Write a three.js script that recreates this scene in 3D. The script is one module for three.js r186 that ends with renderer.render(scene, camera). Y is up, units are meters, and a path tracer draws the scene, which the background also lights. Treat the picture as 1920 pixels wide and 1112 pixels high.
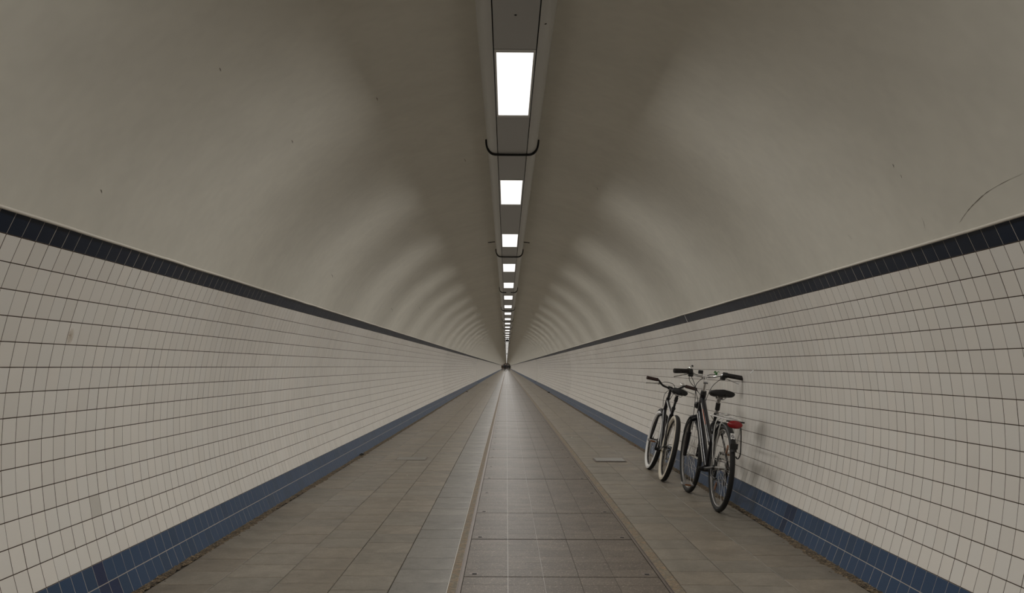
import * as THREE from 'three';
import { mergeGeometries } from 'three/addons/utils/BufferGeometryUtils.js';
import { RectAreaLightUniformsLib } from 'three/addons/lights/RectAreaLightUniformsLib.js';
import { RoundedBoxGeometry } from 'three/addons/geometries/RoundedBoxGeometry.js';
import { MarchingCubes } from 'three/addons/objects/MarchingCubes.js';
import { FontLoader } from 'three/addons/loaders/FontLoader.js';
import { TextGeometry } from 'three/addons/geometries/TextGeometry.js';

// ---------------------------------------------------------------- camera, light level
const scene = new THREE.Scene();
scene.background = new THREE.Color(0x000000);
const camera = new THREE.PerspectiveCamera(2 * Math.atan(556 / 1681.3) * 180 / Math.PI, 1920 / 1112, 0.05, 600);
camera.position.set(-0.0246, 0.3075, 0);            // eye about 1.2 m above the floor, on the tunnel's axis
camera.rotation.set(0.0781, -0.0058, 0.0047, 'YXZ');
scene.add(camera);
const renderer = new THREE.WebGLRenderer({ antialias: true });
renderer.toneMapping = THREE.LinearToneMapping;
renderer.toneMappingExposure = 1.0;
renderer.shadowMap.enabled = true;
RectAreaLightUniformsLib.init();
const LAMP_POWER = 35.5;                             // radiance of an LED panel
const LAMP_COLOR = new THREE.Color().setRGB(1.0, 0.975, 0.935);

// ---------------------------------------------------------------- measures (metres; the tunnel runs along -z)
const R = 2.15, FLOOR = -0.878, T = 0.1087, STEP = T / R;
const EL = { left: 0.4407, right: 0.4366 };         // elevation of the top of the tiling on either side
const COL0 = { left: 3.9355, right: 3.8199 };       // a vertical joint on either side
const ROWS = 17, NEAR = 2.4, TILED = 62, END = 440, BACK = -9;
const LAMP0 = 4.60, LAMP_PITCH = 3.28, TRUNK_X = 0.012, TRUNK_Y = 1.97;

// ---------------------------------------------------------------- helpers
function rng(seed) { let a = seed >>> 0; return () => { a = (a + 0x6D2B79F5) | 0; let t = Math.imul(a ^ (a >>> 15), 1 | a); t = (t + Math.imul(t ^ (t >>> 7), 61 | t)) ^ t; return ((t ^ (t >>> 14)) >>> 0) / 4294967296; }; }
const V = (x, y, z) => new THREE.Vector3(x, y, z);
const lin = (r, g, b) => new THREE.Color().setRGB(r, g, b);
function std(color, roughness, extra = {}) { return new THREE.MeshStandardMaterial({ color, roughness, metalness: 0, ...extra }); }
function phys(color, roughness, specularIntensity) { return new THREE.MeshPhysicalMaterial({ color, roughness, specularIntensity }); }
const taken = new Map();
function numbered(name) { const n = taken.get(name) || 0; taken.set(name, n + 1); return n ? name + '_' + String(n).padStart(3, '0') : name; }
function shade(o) { o.castShadow = true; o.receiveShadow = true; return o; }
function mesh(name, geometry, material, parent) { const m = shade(new THREE.Mesh(geometry, material)); m.name = parent ? name : numbered(name); (parent || scene).add(m); return m; }
function tag(o, label, category, group) { o.userData.label = label; o.userData.category = category; if (group) o.userData.group = group; return o; }
function thing(name, label, category, group) { const g = new THREE.Group(); g.name = numbered(name); scene.add(g); return tag(g, label, category, group); }
function setting(name, label) { const g = new THREE.Group(); g.name = name; g.userData.kind = 'structure'; g.userData.label = label; g.userData.category = name.split('_')[0]; scene.add(g); return g; }
function clean(g) { const n = g.index ? g.toNonIndexed() : g; for (const k of Object.keys(n.attributes)) if (!['position', 'normal', 'uv', 'color'].includes(k)) n.deleteAttribute(k); if (!n.attributes.uv) n.setAttribute('uv', new THREE.BufferAttribute(new Float32Array(n.attributes.position.count * 2), 2)); n.morphAttributes = {}; return n; }
const merge = (list) => mergeGeometries(list.map(clean), false);
const box = (x0, x1, y0, y1, z0, z1) => new THREE.BoxGeometry(Math.abs(x1 - x0), Math.abs(y1 - y0), Math.abs(z1 - z0)).translate((x0 + x1) / 2, (y0 + y1) / 2, (z0 + z1) / 2);
function uvMetres(g, ox = 0, oz = 0) { const p = g.attributes.position, u = g.attributes.uv; for (let i = 0; i < p.count; i++) u.setXY(i, p.getX(i) + ox, p.getZ(i) + oz); return g; }

// periodic value noise
function noiseField(size, cells, seed) {
  const r = rng(seed), g = new Float32Array(cells * cells); for (let i = 0; i < g.length; i++) g[i] = r();
  const out = new Float32Array(size * size), s = (t) => t * t * (3 - 2 * t);
  for (let y = 0; y < size; y++) for (let x = 0; x < size; x++) {
    const fx = x / size * cells, fy = y / size * cells, ix = Math.floor(fx), iy = Math.floor(fy), tx = s(fx - ix), ty = s(fy - iy), jx = (ix + 1) % cells, jy = (iy + 1) % cells;
    out[y * size + x] = (g[iy * cells + ix] * (1 - tx) + g[iy * cells + jx] * tx) * (1 - ty) + (g[jy * cells + ix] * (1 - tx) + g[jy * cells + jx] * tx) * ty;
  }
  return out;
}
function texture(size, fn, srgb, repeat = [1, 1]) {
  const d = new Uint8Array(size * size * 4);
  for (let i = 0; i < size * size; i++) { const c = fn(i % size, Math.floor(i / size), i); d[i * 4] = c[0]; d[i * 4 + 1] = c[1]; d[i * 4 + 2] = c[2]; d[i * 4 + 3] = 255; }
  const t = new THREE.DataTexture(d, size, size, THREE.RGBAFormat); t.wrapS = t.wrapT = THREE.RepeatWrapping; t.magFilter = THREE.LinearFilter; t.minFilter = THREE.LinearMipmapLinearFilter; t.generateMipmaps = true;
  if (srgb) t.colorSpace = THREE.SRGBColorSpace; t.repeat.set(...repeat); t.needsUpdate = true; return t;
}
const cl = (v) => Math.max(0, Math.min(255, Math.round(v)));

// ---------------------------------------------------------------- materials
const n4 = noiseField(512, 4, 1), n16 = noiseField(512, 16, 2), n64 = noiseField(512, 64, 3), n200 = noiseField(512, 256, 4);
const slabMap = texture(512, (x, y, i) => { const v = 205 + 26 * (n4[i] - .5) + 26 * (n16[i] - .5) + 18 * (n64[i] - .5) + 26 * (n200[i] - .5); return [cl(v), cl(v - 1), cl(v - 3)]; }, true, [0.8, 0.8]);
const slabBump = texture(512, (x, y, i) => { const v = 128 + 60 * (n64[i] - .5) + 70 * (n200[i] - .5); return [cl(v), cl(v), cl(v)]; }, false, [0.8, 0.8]);
const terrazzoMap = (() => {
  const r = rng(77), S = 1024, a = new Float32Array(S * S).fill(0);
  for (let k = 0; k < 18000; k++) { const cx = r() * S, cy = r() * S, q = 1.4 + 3.0 * r() * r(), v = (r() - .40) * 130 + (r() < .06 ? 90 : 0), e = .6 + .8 * r(); for (let dy = -5; dy <= 5; dy++) for (let dx = -5; dx <= 5; dx++) if (dx * dx * e + dy * dy / e < q * q) a[((Math.floor(cy) + dy + S) % S) * S + (Math.floor(cx) + dx + S) % S] = v; }
  return texture(S, (x, y, i) => { const j = (y >> 1) * 512 + (x >> 1), v = 160 + 1.0 * a[i] + 22 * (n16[j] - .5) + 22 * (n4[j] - .5); return [cl(v), cl(v - 6), cl(v - 12)]; }, true, [0.8, 0.8]);
})();
const gritMap = texture(512, (x, y, i) => { const v = 120 + 110 * (n64[i] - .5) + 150 * (n200[i] - .5) + 60 * (n16[i] - .5); return [cl(v), cl(v * .93), cl(v * .82)]; }, true, [1.6, 1.6]);
const plasterMap = texture(512, (x, y, i) => { const v = 232 + 7 * (n4[i] - .5) + 6 * (n16[i] - .5) + 5 * (n64[i] - .5); return [cl(v), cl(v - 1), cl(v - 2)]; }, true, [0.35, 0.35]);
const plasterBump = texture(512, (x, y, i) => { const v = 128 + 90 * (n16[i] - .5) + 60 * (n64[i] - .5); return [cl(v), cl(v), cl(v)]; }, false, [0.5, 0.5]);
const rustMap = texture(512, (x, y, i) => { const k = Math.max(0, n16[i] * .6 + n64[i] * .5 - .45), v = 170 + 50 * (n64[i] - .5) + 50 * (n200[i] - .5); return [cl(v + 30 * k), cl(v - 6 - 10 * k), cl(v - 16 - 45 * k)]; }, true, [1.3, 1.3]);

const WHITE = lin(0.80, 0.767, 0.715), BLUE_TOP_SHADED = lin(0.008, 0.016, 0.034), BLUE_LOW_LIT = lin(0.024, 0.057, 0.122);  // top blue darkened as shaded, low blue lightened as lit, in the colour itself
const GLAZE = 0.26;
const M = {
  white: [], blueTopShaded: [], blueLowLit: [],
  groutDark: std(lin(0.055, 0.034, 0.020), 0.95), groutLight: std(lin(0.42, 0.385, 0.34), 0.95),
  plaster: new THREE.MeshPhysicalMaterial({ color: lin(0.86, 0.84, 0.755), roughness: 0.66, specularIntensity: 0.7, map: plasterMap, bumpMap: plasterBump, bumpScale: 0.0015 }),
  lip: std(lin(0.66, 0.62, 0.55), 0.6),
  mortar: std(lin(0.045, 0.038, 0.03), 0.95),
  slab: [], slabGrey: [],
  terrazzo: new THREE.MeshPhysicalMaterial({ color: lin(0.305, 0.265, 0.222), roughness: 0.50, specularIntensity: 0.5, map: terrazzoMap }),
  steel: std(lin(0.16, 0.13, 0.11), 0.5, { metalness: 0.5 }),
  inlay: std(lin(0.46, 0.44, 0.41), 0.5),
  inlayDark: std(lin(0.05, 0.042, 0.036), 0.8),
  rust: std(lin(0.40, 0.36, 0.29), 0.75, { map: rustMap }),
  grit: std(lin(0.52, 0.445, 0.35), 1, { map: gritMap }),
  pebble: std(lin(0.22, 0.185, 0.145), 1),
  trunk: std(lin(0.55, 0.545, 0.52), 0.42),
  trunkPanel: std(lin(0.42, 0.42, 0.41), 0.45),
  seam: std(lin(0.012, 0.012, 0.012), 0.9),
  frame: std(lin(0.62, 0.62, 0.60), 0.4),
  diffuser: new THREE.MeshStandardMaterial({ color: 0x000000, roughness: 0.6, emissive: LAMP_COLOR.clone(), emissiveIntensity: 1.35 }),
  black: std(lin(0.010, 0.010, 0.011), 0.35), rubber: std(lin(0.014, 0.013, 0.013), 0.75), matt: std(lin(0.012, 0.012, 0.012), 0.9),
  plateDull: std(lin(0.27, 0.25, 0.22), 0.45, { map: slabMap }),
  plate: std(lin(0.36, 0.35, 0.34), 0.38, { metalness: 0.2, map: slabMap }),
};
{
  const r = rng(5);
  for (let k = 0; k < 8; k++) { const v = 0.965 + 0.07 * r(), w = (r() - .5) * 0.018; M.white.push(std(lin(WHITE.r * v * (1 + w), WHITE.g * v, WHITE.b * v * (1 - w)), GLAZE)); }
  for (let k = 0; k < 4; k++) { const v = 0.9 + 0.2 * r(); M.blueTopShaded.push(phys(lin(BLUE_TOP_SHADED.r * v, BLUE_TOP_SHADED.g * v, BLUE_TOP_SHADED.b * v), 0.30, 0.55)); M.blueLowLit.push(phys(lin(BLUE_LOW_LIT.r * v, BLUE_LOW_LIT.g * v, BLUE_LOW_LIT.b * (v + .05 * (r() - .5))), 0.36, 0.42)); }
  for (let k = 0; k < 6; k++) { const v = 0.93 + 0.14 * r(), w = (r() - .5) * 0.04; M.slab.push(std(lin(0.298 * v * (1 + w), 0.258 * v, 0.203 * v * (1 - w)), 0.5, { map: slabMap, bumpMap: slabBump, bumpScale: 0.0008 })); }
  for (let k = 0; k < 3; k++) { const v = 0.94 + 0.12 * r(); M.slabGrey.push(std(lin(0.262 * v, 0.242 * v, 0.210 * v), 0.48, { map: slabMap, bumpMap: slabBump, bumpScale: 0.0008 })); }
}
const TILE_TINT = { white: M.white.map((m) => m.color), blueTopShaded: M.blueTopShaded.map((m) => m.color), blueLowLit: M.blueLowLit.map((m) => m.color) };
const vcWhite = new THREE.MeshStandardMaterial({ vertexColors: true, roughness: GLAZE, color: 0xffffff });
const vcBlue = new THREE.MeshPhysicalMaterial({ vertexColors: true, roughness: 0.36, specularIntensity: 0.42, color: 0xffffff });

// ---------------------------------------------------------------- ring-sector shells
// a shell between two elevations (measured from +x), inner radius r, thickness d, from depth za to zb
function sector(r, d, e0, e1, segs, za, zb, lengths = 1) {
  const pos = [], nor = [], uv = [], quad = (a, b, c, e, na, nb, ua, ub, va, vb) => { for (const [p, n, u] of [[a, na, [ua, va]], [b, nb, [ub, va]], [c, nb, [ub, vb]], [a, na, [ua, va]], [c, nb, [ub, vb]], [e, na, [ua, vb]]]) { pos.push(...p); nor.push(...n); uv.push(...u); } };
  const P = (e, q, z) => [Math.cos(e) * q, Math.sin(e) * q, -z];
  for (let l = 0; l < lengths; l++) {
    const z0 = za + (zb - za) * l / lengths, z1 = za + (zb - za) * (l + 1) / lengths;
    for (let i = 0; i < segs; i++) {
      const a = e0 + (e1 - e0) * i / segs, b = e0 + (e1 - e0) * (i + 1) / segs, na = [-Math.cos(a), -Math.sin(a), 0], nb = [-Math.cos(b), -Math.sin(b), 0];
      quad(P(a, r, z0), P(b, r, z0), P(b, r, z1), P(a, r, z1), na, nb, a * r, b * r, z0, z1);
      quad(P(b, r + d, z0), P(a, r + d, z0), P(a, r + d, z1), P(b, r + d, z1), nb.map((v) => -v), na.map((v) => -v), b * r, a * r, z0, z1);
    }
    for (const [e, s] of [[e0, 1], [e1, -1]]) { const n = [Math.sin(e) * s, -Math.cos(e) * s, 0]; const q = [P(e, r, z0), P(e, r + d, z0), P(e, r + d, z1), P(e, r, z1)]; if (s > 0) quad(q[1], q[0], q[3], q[2], n, n, 0, d, z0, z1); else quad(q[0], q[1], q[2], q[3], n, n, 0, d, z0, z1); }
  }
  const g = new THREE.BufferGeometry(); g.setAttribute('position', new THREE.Float32BufferAttribute(pos, 3)); g.setAttribute('normal', new THREE.Float32BufferAttribute(nor, 3)); g.setAttribute('uv', new THREE.Float32BufferAttribute(uv, 2)); return g;
}

// ---------------------------------------------------------------- tiled side walls
function tileGeometry(w, h, d = 0.006, c = 0.0007) {     // centred, face towards +z at z = 0
  const x = w / 2, y = h / 2, p = [], F = (...q) => { for (const k of [0, 1, 2, 0, 2, 3]) p.push(...q[k]); };
  const o = [[-x, -y, -c], [x, -y, -c], [x, y, -c], [-x, y, -c]], i = [[-x + c, -y + c, 0], [x - c, -y + c, 0], [x - c, y - c, 0], [-x + c, y - c, 0]], b = o.map(([a, e]) => [a, e, -d]);
  F(...i); for (let k = 0; k < 4; k++) { const n = (k + 1) % 4; F(o[k], o[n], i[n], i[k]); F(b[k], b[n], o[n], o[k]); }
  const g = new THREE.BufferGeometry(); g.setAttribute('position', new THREE.Float32BufferAttribute(p, 3)); g.computeVertexNormals();
  g.setAttribute('uv', new THREE.BufferAttribute(new Float32Array(p.length / 3 * 2), 2)); return g;
}
const VARIANTS = [0.0026, 0.0032, 0.0038, 0.0044, 0.0054].map((gap) => tileGeometry(T - gap, T - 0.0040));
function tileMatrix(side, row, z, r) {
  const s = side === 'left' ? -1 : 1, e = EL[side] - (row + .5) * STEP, q = R * Math.cos(STEP / 2) + (r() - .5) * 0.0003, tilt = 0.006;
  const m = new THREE.Matrix4().makeTranslation(s * q * Math.cos(e), q * Math.sin(e), -z);
  // face normal points at the axis, tile's up runs along the arc
  const n = V(-s * Math.cos(e), -Math.sin(e), 0), up = V(-s * Math.sin(e), Math.cos(e), 0), x = up.clone().cross(n);
  m.multiply(new THREE.Matrix4().makeBasis(x, up, n));
  m.multiply(new THREE.Matrix4().makeRotationFromEuler(new THREE.Euler((r() - .5) * tilt, (r() - .5) * tilt, (r() - .5) * 0.004)));
  return m;
}
const farTileMap = (() => {   // 16 x 16 tiles, used only where single tiles are below a pixel or two
  const r = rng(31), tone = Array.from({ length: 256 }, () => 244 + (r() - .5) * 20), S = 1024, c = S / 16;
  return texture(S, (x, y) => { const fx = x % c, fy = y % c, t = tone[Math.floor(y / c) * 16 + Math.floor(x / c)]; const j = fx < 1.3 || fy < 2.2; return j ? [95, 80, 66] : [cl(t), cl(t), cl(t)]; }, true);
})();
const M_far = { white: std(WHITE.clone(), GLAZE + .06, { map: farTileMap }), blueTopShaded: phys(BLUE_TOP_SHADED.clone(), 0.36, 0.5), blueLowLit: phys(BLUE_LOW_LIT.clone(), 0.40, 0.5) };
const kindOf = (row) => (row === 0 ? 'blueTopShaded' : row < 15 ? 'white' : 'blueLowLit');

for (const side of ['left', 'right']) {
  const s = side === 'left' ? -1 : 1, r = rng(side === 'left' ? 101 : 202);
  const wall = setting('wall_' + side, side === 'left' ? 'curved wall of white and blue tiles without bicycles' : 'curved white and blue tiled wall the bicycles lean on');
  const el = (row) => EL[side] - row * STEP, at = (e) => (s > 0 ? e : Math.PI - e);
  const band = (r0, r1, extra0 = 0, extra1 = 0) => { const a = at(el(r0) + extra0), b = at(el(r1) - extra1); return [Math.min(a, b), Math.max(a, b)]; };
  // grout and wall body behind the tiles, one length for each colour of grout
  const body = (name, r0, r1, mat, x0, x1, segs) => { const [a, b] = band(r0, r1, x0, x1); mesh(name, sector(R + 0.0007, 0.16, a, b, segs, BACK, TILED), mat, wall); };
  body('grout', 0, 1, M.groutLight, 0.003, -0.0008, 1); body('grout', 1, 15, M.groutDark, 0.0008, 0.0006, 14); body('grout', 15, 17, M.groutLight, -0.0006, 0, 2); body('wall_footing', 17, 17, M.groutLight, 0, 0.14, 4);
  for (const [r0, r1, k, x0, x1] of [[0, 1, 'blueTopShaded', 0.02, 0], [1, 15, 'white', 0, 0], [15, 17, 'blueLowLit', 0, 0.02]]) {
    const [a, b] = band(r0, r1, x0, x1), g = sector(R, 0.16, a, b, r1 - r0, TILED, END), u = g.attributes.uv, p = g.attributes.position;
    for (let i = 0; i < p.count; i++) u.setXY(i, -p.getZ(i) / T / 16, (el(0) - Math.asin(Math.min(1, p.getY(i) / R))) / STEP / 16);
    mesh('distant_tiling', g, M_far[k], wall);
  }
  // tiles: the 300 that show largest singly, the rest joined
  const odd = side === 'left' ? [[12, 4.628, lin(.63, .60, .55)], [15, 4.516, lin(.012, .024, .078)], [16, 4.590, lin(.013, .027, .082)], [16, 4.50, lin(.013, .028, .078)]] : [[15, 6.462, lin(.011, .026, .066)], [16, 6.60, lin(.011, .026, .066)], [15, 6.57, lin(.013, .030, .072)]];
  const oddAt = (row, z) => odd.find((q) => q[0] === row && q[1] >= z && q[1] < z + T);
  const cols = [], phase = COL0[side] % T;
  for (let z = phase + T * Math.ceil((NEAR - phase) / T); z < TILED - T; z += T) cols.push(z);
  const sight = cols.filter((z) => z >= (side === 'left' ? 3.55 : 3.5)), single = new Set(sight.slice(0, 20));
  const acc = { white: [], blueTopShaded: [], blueLowLit: [] }, tmp = [];
  const field = { white: [[], [], []], blue: [[], [], []] };
  const v = V(0, 0, 0), nm = new THREE.Matrix3();
  for (const z of cols) for (let row = 0; row < ROWS; row++) {
    const kind = kindOf(row), gi = Math.floor(r() * VARIANTS.length), pick = Math.floor(r() * M[kind].length), m = tileMatrix(side, row, z + T / 2, r);
    if (single.has(z)) { const t = mesh(kind === 'white' ? 'white_tile' : 'blue_tile', VARIANTS[gi], oddAt(row, z) ? phys(oddAt(row, z)[2], GLAZE, row > 14 ? 0.42 : 1) : M[kind][pick], wall); t.applyMatrix4(m); continue; }
    const g = VARIANTS[gi], gp = g.attributes.position, gn = g.attributes.normal, c = oddAt(row, z) ? oddAt(row, z)[2] : TILE_TINT[kind][pick], far = z > 30; nm.getNormalMatrix(m);
    const n = far ? 6 : gp.count, [pos, nor, col] = field[kind === 'white' ? 'white' : 'blue'];
    for (let i = 0; i < n; i++) { v.fromBufferAttribute(gp, i).applyMatrix4(m); pos.push(v.x, v.y, v.z); v.fromBufferAttribute(gn, i).applyMatrix3(nm).normalize(); nor.push(v.x, v.y, v.z); col.push(c.r, c.g, c.b); }
  }
  for (const k of ['white', 'blue']) {
    const [pos, nor, col] = field[k], g = new THREE.BufferGeometry(); g.setAttribute('position', new THREE.Float32BufferAttribute(pos, 3)); g.setAttribute('normal', new THREE.Float32BufferAttribute(nor, 3)); g.setAttribute('color', new THREE.Float32BufferAttribute(col, 3));
    mesh(k + '_tile_field', g, k === 'white' ? vcWhite : vcBlue, wall).userData.kind = 'stuff';
  }
  // behind the camera the same tiling goes on
  for (const [r0, r1, k, x0, x1] of [[0, 1, 'blueTopShaded', 0, 0], [1, 15, 'white', 0, 0], [15, 17, 'blueLowLit', 0, 0.1]]) {
    const [a, b] = band(r0, r1, x0, x1), gg = sector(R - 0.0010, 0.001, a, b, r1 - r0, BACK, NEAR), u = gg.attributes.uv, p = gg.attributes.position;
    for (let i = 0; i < p.count; i++) u.setXY(i, -p.getZ(i) / T / 16, (el(0) - Math.asin(Math.min(1, p.getY(i) / R))) / STEP / 16);
    mesh('distant_tiling', gg, M_far[k], wall);
  }
}

// marks on the tiling: a rusty stain, a white flake, a wide pale joint in the blue row
{
  const on = (side, e, z, lift) => { const s = side === 'left' ? -1 : 1, q = R - lift, m = new THREE.Matrix4().makeBasis(V(0, 0, s), V(-s * Math.sin(e), Math.cos(e), 0), V(-s * Math.cos(e), -Math.sin(e), 0)); m.setPosition(s * q * Math.cos(e), q * Math.sin(e), -z); return m; };
  const L = scene.getObjectByName('wall_left'), Rw = scene.getObjectByName('wall_right');
  const blob = texture(128, (x, y) => { const dx = (x - 64) / 64, dy = (y - 64) / 64, i = (y * 4) * 512 + x * 4, v = Math.max(0, 1 - (dx * dx + dy * dy) * 1.3) * (.5 + .8 * n16[i]) * 95; return [cl(v), cl(v), cl(v)]; }, false);
  const st = mesh('rust_stain', new THREE.PlaneGeometry(.085, .10), std(lin(.60, .46, .32), .4, { alphaMap: blob, transparent: true }), L); st.applyMatrix4(on('left', .2064, 4.285, .0016));
  const fl = new THREE.Shape(); fl.moveTo(-.03, -.012); fl.lineTo(-.008, -.006); fl.lineTo(.012, .008); fl.lineTo(.03, .012); fl.lineTo(.022, .0); fl.lineTo(-.002, -.012); fl.lineTo(-.02, -.02); fl.closePath();
  mesh('white_flake', new THREE.ExtrudeGeometry(fl, { depth: .001, bevelEnabled: false }).scale(2.2, 1.1, 1), std(lin(.9, .9, .88), .5), Rw).applyMatrix4(on('right', .1297, 7.889, .0012));
  mesh('pale_joint', new THREE.BoxGeometry(.016, T * .96, .003), std(lin(.78, .76, .72), .7), Rw).applyMatrix4(on('right', EL.right - STEP / 2, 9.967, .0012));
}

// ---------------------------------------------------------------- plastered vault
const vault = setting('ceiling', 'smooth painted barrel vault');
{
  const RV = R - 0.010, e0 = EL.right - 0.0055, e1 = Math.PI - EL.left + 0.0055;
  mesh('plaster_vault', sector(RV, 0.2, e0, e1, 96, BACK, END, 6), M.plaster, vault);
  // the rough bead where the plaster laps over the blue tiles
  for (const [e, seed] of [[e0, 41], [e1, 42]]) {
    const r = rng(seed), pts = []; let z = NEAR; while (z < 60) { const q = RV + 0.002 - 0.003 * r(), d = e + (r() - .5) * 0.0016; pts.push(V(Math.cos(d) * q, Math.sin(d) * q, -z)); z += 0.12 + 0.3 * r() + z * .01; }
    mesh('plaster_bead', new THREE.TubeGeometry(new THREE.CatmullRomCurve3(pts), 420, 0.0075, 6), M.lip, vault);
  }
  // cracks and chips seen in the paint: [x, y, z] points on the vault
  const crackMat = std(lin(0.22, 0.195, 0.16), 0.95);
  const aim = new THREE.Euler(0.0781, -0.0058, 0.0047, 'YXZ'), eye = V(-0.0246, 0.3075, 0);   // where the photograph was taken: a pixel gives a direction, the vault the distance
  const cam = (u, w) => { const d = V((u - 960) / 1681.3, (556 - w) / 1681.3, -1).applyEuler(aim), o = eye, a = d.x * d.x + d.y * d.y, b = 2 * (o.x * d.x + o.y * d.y), c = o.x * o.x + o.y * o.y - RV * RV, k = (-b + Math.sqrt(b * b - 4 * a * c)) / (2 * a); return o.clone().addScaledVector(d, k); };
  const crack = (px, w) => { const c = new THREE.CatmullRomCurve3(px.map(([a, b]) => cam(a, b))), n = 24, pos = [], idx = []; const q = rng(px[0][0]); for (let i = 0; i <= n; i++) { const p = c.getPoint(i / n), t = c.getTangent(i / n), nn = V(-p.x, -p.y, 0).normalize(), sd = t.clone().cross(nn).normalize(), h = w * (.25 + .75 * q()) * Math.sin(Math.PI * (i + .6) / (n + 1.2)); p.addScaledVector(nn, .0008); for (const k of [-1, 1]) pos.push(p.x + sd.x * h * k, p.y + sd.y * h * k, p.z + sd.z * h * k); if (i < n) idx.push(2 * i, 2 * i + 1, 2 * i + 2, 2 * i + 1, 2 * i + 3, 2 * i + 2); } const g = new THREE.BufferGeometry(); g.setAttribute('position', new THREE.Float32BufferAttribute(pos, 3)); g.setIndex(idx); g.computeVertexNormals(); mesh('crack', g, crackMat, vault); };
  crack([[1799, 418], [1806, 407], [1820, 389], [1834, 375], [1850, 361], [1880, 343], [1919, 325]], 0.0022);
  crack([[1728, 407], [1732, 417], [1735, 431]], 0.0016); crack([[1590, 440], [1595, 445], [1598, 449]], 0.002);
  for (const [u, w] of [[872, 300], [548, 265], [413, 130], [707, 185], [623, 517], [1120, 353], [1690, 330], [190, 358], [735, 580], [787, 578], [1675, 310]]) crack([[u - 2, w - 3], [u, w], [u + 1, w + 4]], 0.004);
}
mesh('end_wall', box(-2.4, 2.4, -1.3, 2.4, -END, -END - 0.2), std(lin(0.80, 0.76, 0.71), 0.6)).name = 'wall_end'; scene.children.at(-1).userData = { kind: 'structure', label: 'far end wall of the tunnel', category: 'wall' };
mesh('back_wall', box(-2.4, 2.4, -1.3, 2.4, -BACK, -BACK + 0.2), std(lin(0.5, 0.46, 0.40), 0.8)).name = 'wall_back'; scene.children.at(-1).userData = { kind: 'structure', label: 'wall closing the tunnel behind the viewer', category: 'wall' };

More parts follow.
